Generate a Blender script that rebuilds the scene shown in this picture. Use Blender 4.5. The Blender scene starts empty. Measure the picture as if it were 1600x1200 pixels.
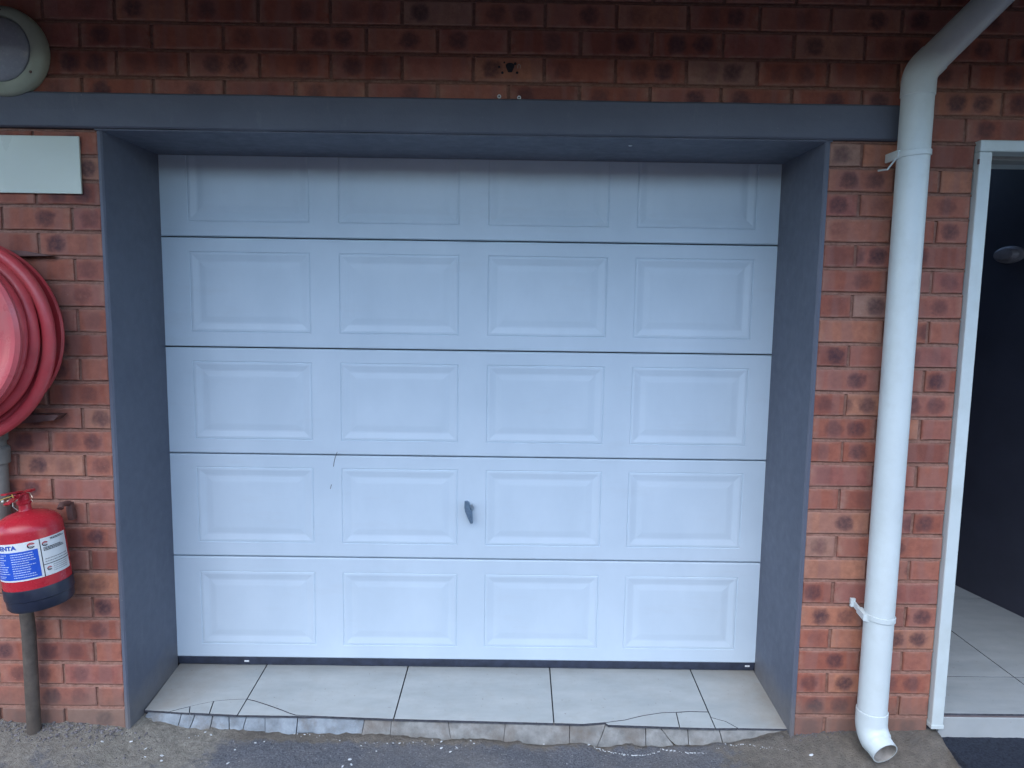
import bpy, bmesh, math, random
from math import sin, cos, pi, radians, sqrt, atan2
from mathutils import Vector, Matrix, noise
rnd = random.Random(7)
S = bpy.context.scene
COL = S.collection

# ------------------------------------------------------------------ camera
FPX, PIT, YAW, ROL = 1120.0, 0.111358, 0.0053916, 0.0144788
CAM = Vector((1.35796, -2.45757, 1.473145))
fw = Vector((sin(YAW) * cos(PIT), cos(YAW) * cos(PIT), -sin(PIT)))
rt = Vector((cos(YAW), -sin(YAW), 0)); up = rt.cross(fw)
r2 = cos(ROL) * rt + sin(ROL) * up
u2 = -sin(ROL) * rt + cos(ROL) * up
cd = bpy.data.cameras.new('camera'); cam = bpy.data.objects.new('camera', cd); COL.objects.link(cam)
M = Matrix((r2, u2, -fw)).transposed().to_4x4(); M.translation = CAM
cam.matrix_world = M
cd.sensor_width = 36; cd.lens = FPX / 1600 * 36; cd.clip_start = .05; cd.clip_end = 500
S.camera = cam

# ------------------------------------------------------------------ light
SUN_EL, SUN_AZ = radians(52), radians(200)       # azimuth from +y towards +x: in front of the wall, a little to its left
w = bpy.data.worlds.new('World'); S.world = w; w.use_nodes = True
nt = w.node_tree; nt.nodes.clear()
sky = nt.nodes.new('ShaderNodeTexSky'); sky.sky_type = 'NISHITA'; sky.sun_disc = False
sky.sun_elevation = SUN_EL; sky.sun_rotation = SUN_AZ
sky.air_density = 1.0; sky.dust_density = .5; sky.ozone_density = 1.9
bg = nt.nodes.new('ShaderNodeBackground'); bg.inputs['Strength'].default_value = .15
wo = nt.nodes.new('ShaderNodeOutputWorld')
nt.links.new(sky.outputs[0], bg.inputs[0]); nt.links.new(bg.outputs[0], wo.inputs[0])
sd = bpy.data.lights.new('sun', 'SUN'); sd.energy = .9; sd.angle = radians(70); sd.color = (1, .98, .95)
sun = bpy.data.objects.new('sun', sd); COL.objects.link(sun)
sdir = Vector((sin(SUN_AZ) * cos(SUN_EL), cos(SUN_AZ) * cos(SUN_EL), sin(SUN_EL)))
sun.rotation_euler = sdir.to_track_quat('Z', 'Y').to_euler()
S.view_settings.view_transform = 'Standard'; S.view_settings.look = 'None'
S.view_settings.exposure = 1.78; S.view_settings.gamma = 1; S.view_settings.use_curve_mapping = False

# ------------------------------------------------------------------ helpers
def ray(x, y): return fw + r2 * ((x - 800) / FPX) + u2 * ((600 - y) / FPX)
def on_wall(x, y, Y=0.):                      # a point of the plane y = Y seen at that place of the photo
    d = ray(x, y); return CAM + d * ((Y - CAM.y) / d.y)
FB = .0714
def on_apron(x, y):                           # the slightly sloping tiled apron
    d = ray(x, y); t = (-.0724 + FB * CAM.y - CAM.z) / (d.z - FB * d.y); return CAM + d * t

def tag(o, label=None, cat=None, group=None, kind=None):
    if label: o['label'] = label
    if cat: o['category'] = cat
    if group: o['group'] = group
    if kind: o['kind'] = kind
    return o
def empty(name, loc, label=None, cat=None, group=None):
    o = bpy.data.objects.new(name, None); o.empty_display_size = .05; COL.objects.link(o); o.location = loc
    return tag(o, label, cat, group)

class MB:
    def __init__(s): s.v = []; s.f = []; s.sm = []; s.mi = []
    def add(s, vs, fs, smooth=False, mi=0):
        b = len(s.v); s.v += [tuple(p) for p in vs]
        for f in fs: s.f.append([b + i for i in f]); s.sm.append(smooth); s.mi.append(mi)
    def box(s, a, b, bev=0., mi=0):
        x0, y0, z0 = a; x1, y1, z1 = b
        if bev <= 0:
            vs = [(x, y, z) for x in (x0, x1) for y in (y0, y1) for z in (z0, z1)]
            s.add(vs, [(0, 1, 3, 2), (4, 6, 7, 5), (0, 4, 5, 1), (2, 3, 7, 6), (0, 2, 6, 4), (1, 5, 7, 3)], mi=mi)
        else:
            bm = bmesh.new(); bmesh.ops.create_cube(bm, size=1)
            for v in bm.verts:
                v.co = Vector((x0 + (v.co.x + .5) * (x1 - x0), y0 + (v.co.y + .5) * (y1 - y0), z0 + (v.co.z + .5) * (z1 - z0)))
            bmesh.ops.bevel(bm, geom=bm.edges[:], offset=bev, segments=2, affect='EDGES', profile=.5)
            s.bm(bm, mi=mi)
    def bm(s, bm, smooth=False, mi=0):
        bm.verts.index_update()
        s.add([v.co[:] for v in bm.verts], [[v.index for v in f.verts] for f in bm.faces], smooth, mi); bm.free()
    def tube(s, pts, r, n=16, cap=True, smooth=True, closed=False, mi=0):
        pts = [Vector(p) for p in pts]; N = len(pts)
        rs = r if isinstance(r, (list, tuple)) else [r] * N
        rings = []; ref = None
        for i, p in enumerate(pts):
            if closed: t = pts[(i + 1) % N] - pts[i - 1]
            else: t = pts[min(i + 1, N - 1)] - pts[max(i - 1, 0)]
            t.normalize()
            if ref is None:
                ref = t.orthogonal().normalized()
            else:
                ref = (ref - t * ref.dot(t)).normalized()
            bi = t.cross(ref)
            rings.append([p + (ref * cos(2 * pi * k / n) + bi * sin(2 * pi * k / n)) * rs[i] for k in range(n)])
        vs = [q for rg in rings for q in rg]; fs = []
        M_ = N if closed else N - 1
        for i in range(M_):
            j = (i + 1) % N
            for k in range(n):
                l = (k + 1) % n; fs.append((i * n + k, i * n + l, j * n + l, j * n + k))
        s.add(vs, fs, smooth, mi)
        if cap and not closed:
            s.add(rings[0], [list(range(n))[::-1]], False, mi); s.add(rings[-1], [list(range(n))], False, mi)
    def lathe(s, prof, n=48, axis='z', org=(0, 0, 0), smooth=True, mi=0, a0=0, a1=2 * pi):
        full = abs(a1 - a0 - 2 * pi) < 1e-6; m = n if full else n + 1
        vs = []; o = Vector(org)
        for (r, h) in prof:
            for k in range(m):
                a = a0 + (a1 - a0) * k / n
                if axis == 'z': vs.append(o + Vector((r * sin(a), -r * cos(a), h)))
                elif axis == 'y': vs.append(o + Vector((r * cos(a), h, r * sin(a))))
                else: vs.append(o + Vector((h, r * cos(a), r * sin(a))))
        fs = []
        for i in range(len(prof) - 1):
            for k in range(n):
                l = (k + 1) % m if full else k + 1
                fs.append((i * m + k, i * m + l, (i + 1) * m + l, (i + 1) * m + k))
        s.add(vs, fs, smooth, mi)
    def prism(s, poly, vec, mi=0):
        n = len(poly); a = [Vector(p) for p in poly]; b = [p + Vector(vec) for p in a]
        s.add(a + b, [list(range(n))[::-1], list(range(n, 2 * n))] + [(i, (i + 1) % n, n + (i + 1) % n, n + i) for i in range(n)], mi=mi)
    def build(s, name, mat, parent=None, fix=True):
        me = bpy.data.meshes.new(name); me.from_pydata(s.v, [], s.f)
        me.polygons.foreach_set('use_smooth', s.sm)
        mats = mat if isinstance(mat, (list, tuple)) else [mat]
        for m in mats: me.materials.append(m)
        me.polygons.foreach_set('material_index', s.mi)
        if fix:
            bm = bmesh.new(); bm.from_mesh(me); bmesh.ops.remove_doubles(bm, verts=bm.verts, dist=1e-6)
            bmesh.ops.recalc_face_normals(bm, faces=bm.faces); bm.to_mesh(me); bm.free()
        if any(s.sm): me.set_sharp_from_angle(angle=radians(38))
        me.update()
        o = bpy.data.objects.new(name, me); COL.objects.link(o)
        if parent is not None:
            o.parent = parent
            if parent.type == 'EMPTY' and parent.parent is None: o.matrix_parent_inverse = Matrix.Translation(-Vector(parent.location))
        return o

# ------------------------------------------------------------------ materials
class NT:
    def __init__(s, name):
        s.m = bpy.data.materials.new(name); s.m.use_nodes = True; s.t = s.m.node_tree; s.n = s.t.nodes
        s.b = s.n['Principled BSDF']; s.o = s.n['Material Output']
        s.geo = s.n.new('ShaderNodeNewGeometry')
    def L(s, a, b): s.t.links.new(a, b)
    def noise(s, scale, detail=4, rough=.55, vec=None, dist=0.):
        n = s.n.new('ShaderNodeTexNoise'); n.inputs['Scale'].default_value = scale; n.inputs['Detail'].default_value = detail
        n.inputs['Roughness'].default_value = rough; n.inputs['Distortion'].default_value = dist
        s.L(vec if vec is not None else s.geo.outputs['Position'], n.inputs['Vector']); return n.outputs[0]
    def scaled(s, sc, vec=None):
        m = s.n.new('ShaderNodeVectorMath'); m.operation = 'MULTIPLY'; s.L(vec if vec is not None else s.geo.outputs['Position'], m.inputs[0])
        m.inputs[1].default_value = sc; return m.outputs[0]
    def ramp(s, fac, stops):
        r = s.n.new('ShaderNodeValToRGB'); s.L(fac, r.inputs[0]); e = r.color_ramp.elements
        while len(e) < len(stops): e.new(.5)
        for i, (p, c) in enumerate(stops):
            e[i].position = p; e[i].color = (c, c, c, 1) if not isinstance(c, tuple) else (*c, 1)
        return r.outputs[0]
    def mix(s, fac, a, b, mode='MIX'):
        m = s.n.new('ShaderNodeMix'); m.data_type = 'RGBA'; m.blend_type = mode
        for k, v in ((0, fac), (6, a), (7, b)):
            if isinstance(v, (int, float)): m.inputs[k].default_value = v
            elif isinstance(v, tuple): m.inputs[k].default_value = (*v, 1)
            else: s.L(v, m.inputs[k])
        return m.outputs[2]
    def math(s, op, a, b=0., c=0.):
        m = s.n.new('ShaderNodeMath'); m.operation = op
        for k, v in enumerate((a, b, c)):
            if isinstance(v, (int, float)): m.inputs[k].default_value = v
            else: s.L(v, m.inputs[k])
        return m.outputs[0]
    def bump(s, h, strength=.3, dist=.002, prev=None):
        b = s.n.new('ShaderNodeBump'); b.inputs['Strength'].default_value = strength; b.inputs['Distance'].default_value = dist
        s.L(h, b.inputs['Height'])
        if prev is not None: s.L(prev, b.inputs['Normal'])
        return b.outputs[0]
    def fin(s, color=None, rough=.6, normal=None, metal=0., spec=.5):
        for k, v in (('Base Color', color), ('Roughness', rough), ('Normal', normal), ('Metallic', metal), ('Specular IOR Level', spec)):
            if v is None: continue
            if isinstance(v, (int, float)): s.b.inputs[k].default_value = v
            elif isinstance(v, tuple): s.b.inputs[k].default_value = (*v, 1)
            else: s.L(v, s.b.inputs[k])
        return s.m

def simple(name, col, rough=.5, metal=0., var=.12, sc=30, bumps=.05, dirt=None, dirt_amt=.3, dirt_sc=9):
    t = NT(name)
    n = t.noise(sc, 5)
    lo = tuple(c * (1 - var) for c in col); hi = tuple(min(1, c * (1 + var)) for c in col)
    c = t.mix(t.ramp(n, [(.3, 0.), (.7, 1.)]), lo, hi)
    if dirt is not None:
        d = t.ramp(t.noise(dirt_sc, 8, .65), [(.48, 0.), (.72, dirt_amt)])
        c = t.mix(d, c, dirt)
    r = t.ramp(t.noise(sc * 1.7, 4), [(.3, max(0., rough - .1)), (.7, min(1., rough + .1))])
    return t.fin(c, r, t.bump(t.noise(sc * 6, 4), bumps, .002), metal)

# bricks: each face carries its own place (uv, metres from the brick's centre) and its own random numbers
def brick_mat():
    t = NT('clay_brick')
    uv = t.n.new('ShaderNodeUVMap'); uv.uv_map = 'place'
    at = t.n.new('ShaderNodeAttribute'); at.attribute_name = 'rand'
    sp = t.n.new('ShaderNodeSeparateXYZ'); t.L(uv.outputs[0], sp.inputs[0])
    sr = t.n.new('ShaderNodeSeparateXYZ'); t.L(at.outputs['Vector'], sr.inputs[0])
    R1, R2, R3 = sr.outputs; U, V = sp.outputs[0], sp.outputs[1]
    base = t.ramp(R1, [(0., (.26, .092, .068)), (.25, (.37, .122, .078)), (.5, (.41, .155, .104)), (.72, (.34, .124, .100)), (.9, (.49, .205, .12)), (1., (.38, .225, .17))])
    # grain and mottling
    g = t.noise(38, 6, .65); c = t.mix(t.ramp(g, [(.32, 0.), (.68, .42)]), base, (.13, .050, .042))
    g2 = t.noise(9, 4, .6); c = t.mix(t.ramp(g2, [(.5, 0.), (.75, .35)]), c, (.42, .17, .10))
    # flashed vertical band down part of the brick
    bn = t.n.new('ShaderNodeTexNoise'); bn.noise_dimensions = '2D'; bn.inputs['Scale'].default_value = 1.; bn.inputs['Detail'].default_value = 1.
    cb = t.n.new('ShaderNodeCombineXYZ'); t.L(t.math('ADD', t.math('MULTIPLY', U, 22.), t.math('MULTIPLY', R2, 50.)), cb.inputs[0]); t.L(t.math('ADD', t.math('MULTIPLY', R3, 30.), t.math('MULTIPLY', V, 3.)), cb.inputs[1])
    t.L(cb.outputs[0], bn.inputs['Vector'])
    c = t.mix(t.ramp(bn.outputs[0], [(.48, 0.), (.62, .40)]), c, (.30, .150, .125))
    # two burnt spots where the cores run behind the face
    wob = t.math('MULTIPLY', t.math('SUBTRACT', t.noise(45, 3), .5), .030)
    def spot(cu, ru, rv, amt):
        du = t.math('ABSOLUTE', t.math('SUBTRACT', t.math('ADD', U, wob), cu)); dv = t.math('ABSOLUTE', t.math('ADD', V, t.math('MULTIPLY', wob, .6)))
        a = t.math('POWER', t.math('DIVIDE', du, ru), 2.4); b = t.math('POWER', t.math('DIVIDE', dv, rv), 2.4)
        d = t.math('ADD', a, b)
        m = t.n.new('ShaderNodeMapRange'); m.interpolation_type = 'SMOOTHSTEP'; m.inputs[1].default_value = 2.0; m.inputs[2].default_value = .0
        t.L(d, m.inputs[0]); return t.math('MULTIPLY', m.outputs[0], amt)
    c1 = t.math('ADD', t.math('MULTIPLY', R2, .03), -.062); c2 = t.math('ADD', t.math('MULTIPLY', R3, .03), .022)
    a1 = t.ramp(R3, [(.22, 0.), (.5, .42), (.95, .85)]); a2 = t.ramp(R2, [(.22, 0.), (.55, .45), (.97, .85)])
    s_ = t.math('MAXIMUM', spot(c1, .029, .027, a1), spot(c2, .029, .026, a2))
    s_ = t.math('MULTIPLY', s_, t.ramp(t.noise(70, 3), [(.3, .62), (.6, 1.)]))
    c = t.mix(s_, c, (.062, .036, .044))
    # lime and mortar smears near the arrises
    ev = t.math('MULTIPLY', t.math('ABSOLUTE', V), 1 / .0365); eu = t.math('MULTIPLY', t.math('ABSOLUTE', U), 1 / .111)
    e = t.math('MAXIMUM', ev, eu)
    ed = t.math('MULTIPLY', t.ramp(e, [(.74, 0.), (1., 1.)]), t.ramp(t.noise(26, 6, .7), [(.36, 0.), (.66, .75)]))
    c = t.mix(ed, c, (.40, .235, .175))
    lf = t.ramp(t.noise(120, 3, .6, t.scaled((1, 1, 2.2))), [(.70, 0.), (.76, .5)])
    c = t.mix(lf, c, (.50, .36, .30))
    # grime rising from the ground
    ps = t.n.new('ShaderNodeSeparateXYZ'); t.L(t.geo.outputs['Position'], ps.inputs[0])
    gz = t.math('ADD', ps.outputs[2], t.math('MULTIPLY', t.noise(12, 5), .10))
    c = t.mix(t.ramp(t.math('MULTIPLY', gz, 2.), [(.05, .62), (.30, 0.)]), c, (.17, .125, .10))
    h = t.math('ADD', t.math('MULTIPLY', t.noise(160, 5, .7), .6), t.math('MULTIPLY', t.noise(34, 4), .8))
    nb = t.bump(h, .75, .0025)
    return t.fin(c, .88, nb, spec=.2)
def mortar_mat():
    t = NT('mortar')
    c = t.mix(t.ramp(t.noise(60, 6, .7), [(.3, 0.), (.7, 1.)]), (.19, .100, .076), (.37, .21, .16))
    c = t.mix(t.ramp(t.noise(5, 5), [(.45, 0.), (.7, .6)]), c, (.25, .115, .082))
    return t.fin(c, .95, t.bump(t.noise(220, 5, .7), .8, .003), spec=.1)
def plaster_mat():
    t = NT('dark_grey_painted_plaster')
    n = t.noise(2.2, 6, .6)
    c = t.mix(t.ramp(n, [(.35, 0.), (.7, 1.)]), (.104, .115, .148), (.132, .144, .180))
    sp = t.ramp(t.noise(90, 3, .5), [(.745, 0.), (.78, .5)]); c = t.mix(sp, c, (.30, .30, .31))
    sc = t.ramp(t.noise(14, 7, .75, t.scaled((1, 1, .25))), [(.60, 0.), (.72, .22)]); c = t.mix(sc, c, (.24, .245, .26))
    ps = t.n.new('ShaderNodeSeparateXYZ'); t.L(t.geo.outputs['Position'], ps.inputs[0])
    gz = t.math('ADD', ps.outputs[2], t.math('MULTIPLY', t.noise(9, 5), .16))
    c = t.mix(t.ramp(t.math('MULTIPLY', gz, 2.), [(.08, .55), (.32, 0.)]), c, (.20, .175, .15))
    h = t.math('ADD', t.noise(18, 6, .6), t.math('MULTIPLY', t.noise(240, 3), .25))
    return t.fin(c, t.ramp(t.noise(25, 4), [(.3, .48), (.7, .66)]), t.bump(h, .35, .006), spec=.4)
def door_mat():
    t = NT('white_door_steel')
    n = t.noise(3.5, 5, .6, t.scaled((1, 1, .6)))
    c = t.mix(t.ramp(n, [(.35, 0.), (.7, 1.)]), (.545, .645, .72), (.61, .71, .785))
    sm = t.ramp(t.noise(7, 8, .72, t.scaled((.35, 1, 1.6))), [(.56, 0.), (.76, .16)]); c = t.mix(sm, c, (.46, .47, .47))
    st = t.ramp(t.noise(150, 3, .5), [(.76, 0.), (.79, .35)]); c = t.mix(st, c, (.35, .34, .33))
    gr = t.noise(60, 4, .6, t.scaled((.06, 1, 2.2)), .6)
    h = t.math('ADD', t.math('MULTIPLY', gr, .6), t.math('MULTIPLY', t.noise(2.6, 2), 6.))
    return t.fin(c, t.ramp(t.noise(11, 5), [(.3, .36), (.7, .52)]), t.bump(h, .10, .004), spec=.45)
def tile_mat(name, lo, hi, warm):
    t = NT(name)
    c = t.mix(t.ramp(t.noise(5, 6, .6, t.scaled((1, 3, 1))), [(.3, 0.), (.7, 1.)]), lo, hi)
    c = t.mix(t.ramp(t.noise(16, 8, .72), [(.47, 0.), (.78, .35)]), c, warm)
    at = t.n.new('ShaderNodeAttribute'); at.attribute_name = 'edge_dirt'
    c = t.mix(t.math('MULTIPLY', at.outputs['Fac'], t.ramp(t.noise(20, 6, .7), [(.25, .35), (.6, 1.)])), c, (.30, .23, .16))
    sp = t.ramp(t.noise(75, 2, .5), [(.72, 0.), (.75, .6)]); c = t.mix(sp, c, (.2, .16, .13))
    return t.fin(c, t.ramp(t.noise(13, 5), [(.3, .33), (.7, .55)]), t.bump(t.noise(120, 4), .12, .001), spec=.45)
def ground_mat():
    t = NT('worn_tarmac')
    at = t.n.new('ShaderNodeAttribute'); at.attribute_name = 'zone'
    sr = t.n.new('ShaderNodeSeparateXYZ'); t.L(at.outputs['Vector'], sr.inputs[0])
    CON, SAND, DARK = sr.outputs
    a = t.mix(t.ramp(t.noise(140, 5, .75), [(.32, 0.), (.7, 1.)]), (.085, .09, .105), (.30, .305, .325))
    a = t.mix(t.ramp(t.noise(5, 6, .65), [(.42, 0.), (.7, .6)]), a, (.27, .255, .24))
    v = t.n.new('ShaderNodeTexVoronoi'); v.inputs['Scale'].default_value = 130; t.L(t.geo.outputs['Position'], v.inputs['Vector'])
    sc = t.n.new('ShaderNodeSeparateXYZ'); t.L(v.outputs['Color'], sc.inputs[0])
    stone = t.math('MULTIPLY', t.ramp(v.outputs['Distance'], [(.22, 1.), (.4, 0.)]), t.ramp(sc.outputs[0], [(.90, 0.), (.95, .8)]))
    a = t.mix(stone, a, (.46, .45, .43))
    con = t.mix(t.ramp(t.noise(30, 7, .75), [(.3, 0.), (.7, 1.)]), (.17, .15, .125), (.32, .28, .23))
    con = t.mix(t.ramp(t.noise(7, 4), [(.5, 0.), (.7, .4)]), con, (.16, .145, .13))
    sand = t.mix(t.ramp(t.noise(48, 7, .8), [(.3, 0.), (.7, 1.)]), (.21, .19, .16), (.50, .46, .385))
    dk = t.mix(t.ramp(t.noise(110, 5, .7), [(.3, 0.), (.7, 1.)]), (.020, .026, .042), (.060, .072, .10))
    ps = t.n.new('ShaderNodeSeparateXYZ'); t.L(t.geo.outputs['Position'], ps.inputs[0])
    bounce_cut = t.ramp(t.math('ADD', t.math('MULTIPLY', ps.outputs[1], -.5), t.math('MULTIPLY', t.noise(1.3, 4), .3)), [(.55, 0.), (.8, 1.)])  # far yard out of view is darkened to cut light bounced onto the wall
    far_a = t.mix(t.ramp(t.noise(90, 5, .7), [(.3, 0.), (.7, 1.)]), (.045, .047, .053), (.13, .132, .14))
    def soft(f): return t.ramp(t.math('ADD', f, t.math('MULTIPLY', t.math('SUBTRACT', t.noise(16, 8, .78), .5), 1.7)), [(.35, 0.), (.65, 1.)])
    c = t.mix(soft(CON), a, con); c = t.mix(soft(SAND), c, sand); c = t.mix(t.ramp(DARK, [(.45, 0.), (.55, 1.)]), c, dk)
    c = t.mix(bounce_cut, c, far_a)
    h = t.math('ADD', t.noise(180, 5, .75), t.math('MULTIPLY', t.noise(45, 6, .7), 1.6))
    return t.fin(c, .9, t.bump(h, 1., .010), spec=.25)

MT = dict(
    brick=brick_mat(), mortar=mortar_mat(), plaster=plaster_mat(), door=door_mat(),
    tile=tile_mat('apron_tile', (.36, .385, .375), (.45, .47, .45), (.32, .30, .26)),
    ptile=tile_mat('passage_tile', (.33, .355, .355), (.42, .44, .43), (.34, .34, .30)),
    ground=ground_mat(),
    bed=simple('grout_bed', (.055, .058, .07), .9, var=.4, sc=60, bumps=.5),
    riser=simple('cement_riser', (.25, .285, .31), .85, var=.3, sc=22, bumps=.8, dirt=(.16, .14, .12), dirt_amt=.9, dirt_sc=12),
    riser_dusty=simple('dusty_cement_riser', (.25, .25, .235), .9, var=.3, sc=26, bumps=.8, dirt=(.17, .145, .12), dirt_amt=.95, dirt_sc=9),
    chip=simple('white_paint_chip', (.66, .68, .68), .7, var=.15),
    rubber=simple('black_rubber', (.030, .038, .062), .6, var=.3),
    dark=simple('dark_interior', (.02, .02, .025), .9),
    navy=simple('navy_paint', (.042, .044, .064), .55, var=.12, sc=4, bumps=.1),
    gal=simple('lock_metal', (.42, .50, .56), .35, metal=.7, var=.2, sc=90),
    lockd=simple('lock_metal_dark', (.15, .22, .30), .38, metal=.3, var=.2, sc=90),
    pipe=simple('white_plastic_pipe', (.62, .685, .68), .38, var=.04, sc=5, bumps=.03, dirt=(.40, .42, .36), dirt_amt=.20, dirt_sc=12),
    pipe_in=simple('pipe_inside', (.30, .28, .25), .8, var=.3, sc=40),
    frame=simple('door_frame_paint', (.60, .67, .66), .4, var=.05, sc=6, bumps=.08, dirt=(.40, .42, .36), dirt_amt=.25),
    hdr=simple('header_paint', (.34, .35, .33), .6, var=.1),
    red=simple('red_enamel', (.46, .022, .035), .28, var=.10, sc=12, bumps=.04),
    reelred=simple('reel_red', (.58, .11, .12), .30, var=.10, sc=10, bumps=.04, dirt=(.40, .16, .15), dirt_amt=.5),
    hose=simple('red_rubber_hose', (.52, .060, .070), .42, var=.14, sc=14, bumps=.10, dirt=(.40, .16, .14), dirt_amt=.3),
    boot=simple('blue_black_plastic', (.016, .020, .038), .40, var=.25, sc=20, dirt=(.12, .11, .11), dirt_amt=.35),
    steel=simple('bracket_steel', (.15, .085, .075), .5, metal=.3, var=.25),
    gpipe=simple('grey_painted_steel_pipe', (.085, .068, .055), .6, var=.25, sc=25, bumps=.3, dirt=(.2, .16, .12), dirt_amt=.5),
    cpipe=simple('weathered_valve_pipe', (.20, .19, .165), .65, var=.2, sc=18, bumps=.3, dirt=(.12, .11, .09), dirt_amt=.6),
    board=simple('cream_board', (.60, .645, .54), .35, var=.03, sc=3, bumps=.03, dirt=(.62, .66, .66), dirt_amt=.25, dirt_sc=4),
    lamp_ring=simple('cream_lamp_ring', (.42, .47, .37), .45, var=.06, sc=8, dirt=(.25, .25, .18), dirt_amt=.4),
    lamp_glass=simple('frosted_lamp_glass', (.34, .37, .41), .22, var=.06, sc=60, bumps=.15),
    lab_white=simple('label_white', (.70, .71, .69), .4, var=.03),
    lab_blue=simple('label_blue', (.020, .090, .50), .4, var=.05),
    lab_text=simple('label_text_blue', (.02, .07, .36), .4), lab_blk=simple('label_black', (.03, .025, .03), .5),
    lab_red=simple('label_red', (.42, .03, .04), .4), lab_pale=simple('label_pale_print', (.58, .66, .80), .5),
    brass=simple('chromed_brass', (.45, .40, .32), .3, metal=.8, var=.2), string=simple('yellow_string', (.60, .45, .10), .7),
    soffit=simple('eave_soffit_paint', (.075, .065, .06), .7, var=.08, sc=8), fascia=simple('fascia_paint', (.10, .11, .13), .5),
    sheet=simple('roof_sheet', (.16, .13, .12), .6), lens=simple('passage_lamp_glass', (.24, .22, .24), .35),
    stone=simple('small_stones', (.16, .15, .15), .9, var=.5, sc=80, bumps=.5),
)

# ------------------------------------------------------------------ ground
W_OPEN = 2.404
HP = [(-60, -.05), (-1., -.05), (-.05, -.066), (.05, -.104), (.3, -.122), (.7, -.130), (1.2, -.138), (1.7, -.152), (2.1, -.135), (2.4, -.082), (2.62, -.055), (60, -.055)]
def hb(x):
    for (a, ha), (b, hb_) in zip(HP, HP[1:]):
        if a <= x <= b: return ha + (hb_ - ha) * (x - a) / (b - a)
    return -.055
def lines(segs):
    out = []
    for a, b, st in segs:
        n = max(1, int(round((b - a) / st))); out += [a + (b - a) * i / n for i in range(n)]
    return out + [segs[-1][1]]
def ground_z(x, y):
    far = max(0., -y); k = min(1., far / 1.5)
    if x > 2.9455: return -.078 - .012 * min(far, 3.) + (.003 * noise.noise(Vector((x * 40, y * 40, 5))) if x < 4 and y > -1.3 else 0)
    z = hb(x) * (1 - k) + (-.13) * k - .012 * min(far, 3.)
    if -1.3 < y and -1.1 < x < 4:
        z += .010 * noise.noise(Vector((x * 7, y * 7, 0))) + .0055 * noise.noise(Vector((x * 26, y * 26, 3))) + .0045 * noise.noise(Vector((x * 70, y * 70, 5)))
    if x > 2.25: z -= .052 * min(1., (x - 2.25) / .25) * min(1., far / .13) ** 1.5 * (1. if far < .6 else max(0., 1 - (far - .6)))
    if 0 < x < 2.38:                                   # fillet of dust swept against the riser
        d = .05 - .030 * x - y
        if d > -.02: z += .022 * min(1., max(.15, (x - .5) / .8)) * math.exp(-max(d, 0) / .03) * (.6 + .6 * noise.noise(Vector((x * 9, 0, 0))))
    return z
def ground():
    xs = lines([(-70, -10, 12), (-10, -2.5, 1.5), (-2.5, -1., .15), (-1., 2.944, .0125), (2.944, 2.947, .003), (2.947, 3.7, .0125), (3.7, 5.5, .15), (5.5, 14, 1.5), (14, 70, 14)])
    ys = lines([(-140, -20, 20), (-20, -4, 2), (-4, -1.2, .2), (-1.2, .14, .0125)])
    vs = []; zone = []
    for y in ys:
        for x in xs:
            far = max(0., -y); z = ground_z(x, y); dark = 1. if x > 2.9455 else 0.
            # sand drifted at the foot of the left wall, concrete round the downpipe
            sand = max(0., 1 - max(0., x - .22) / .25) * max(0., 1 - far / .55) if x < .5 else 0.
            con = (min(1., max(0., (x - 2.0) / .35)) if not dark else 0.)
            fil = 0.
            if -.02 < x < 2.45: fil = .95 * math.exp(-max(0, (.02 - y)) / .035)
            con = max(con * max(0., 1.15 - far / .9), fil * .9)
            vs.append((x, y, z)); zone.append((con, sand, dark))
    nx = len(xs)
    fs = [(j * nx + i, j * nx + i + 1, (j + 1) * nx + i + 1, (j + 1) * nx + i) for j in range(len(ys) - 1) for i in range(nx - 1)]
    me = bpy.data.meshes.new('ground'); me.from_pydata(vs, [], fs); me.materials.append(MT['ground'])
    a = me.attributes.new('zone', 'FLOAT_VECTOR', 'POINT'); a.data.foreach_set('vector', [c for z in zone for c in z])
    me.polygons.foreach_set('use_smooth', [True] * len(fs)); me.update()
    o = bpy.data.objects.new('ground', me); COL.objects.link(o)
    return tag(o, 'worn dusty tarmac yard in front of the garage, concrete round the downpipe', kind='structure')
ground()

# ------------------------------------------------------------------ brick wall
wall = empty('brick_wall', (1.2, 0, -.08), 'red face brick wall with burnt spots, dark grey lintel band and garage opening', 'wall')
ZJ = [1.947, 1.865, 1.783, 1.698, 1.614, 1.530, 1.444, 1.358, 1.275, 1.190, 1.104, 1.022, .939, .853, .769, .682, .596, .514, .424, .339, .256, .172, .086, .003, -.082, -.167]
UPZ = [2.032, 2.117, 2.202, 2.289, 2.375, 2.460, 2.545, 2.630]
BL, JT = .234, .011
XL, XR = -3.2, 6.2
cells = []             # (x0, x1, z0, z1) of every brick face
def row(x0, x1, joints, z0, z1):
    pts = [x0] + sorted(j for j in joints if x0 + .02 < j < x1 - .02) + [x1]
    for a, b in zip(pts, pts[1:]):
        l = a if a == x0 else a + JT / 2; r = b if b == x1 else b - JT / 2
        cells.append((l, r, z0, z1))
for i, z in enumerate(UPZ[:-1]):
    off = -.058 if i % 2 == 1 else -.058 + BL / 2
    js = [off + BL * n for n in range(-16, 30)]
    z1 = UPZ[i + 1] - JT
    if i == 0: row(2.65, XR, js, z, z1)
    else: row(XL, XR, js, z, z1)
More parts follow.
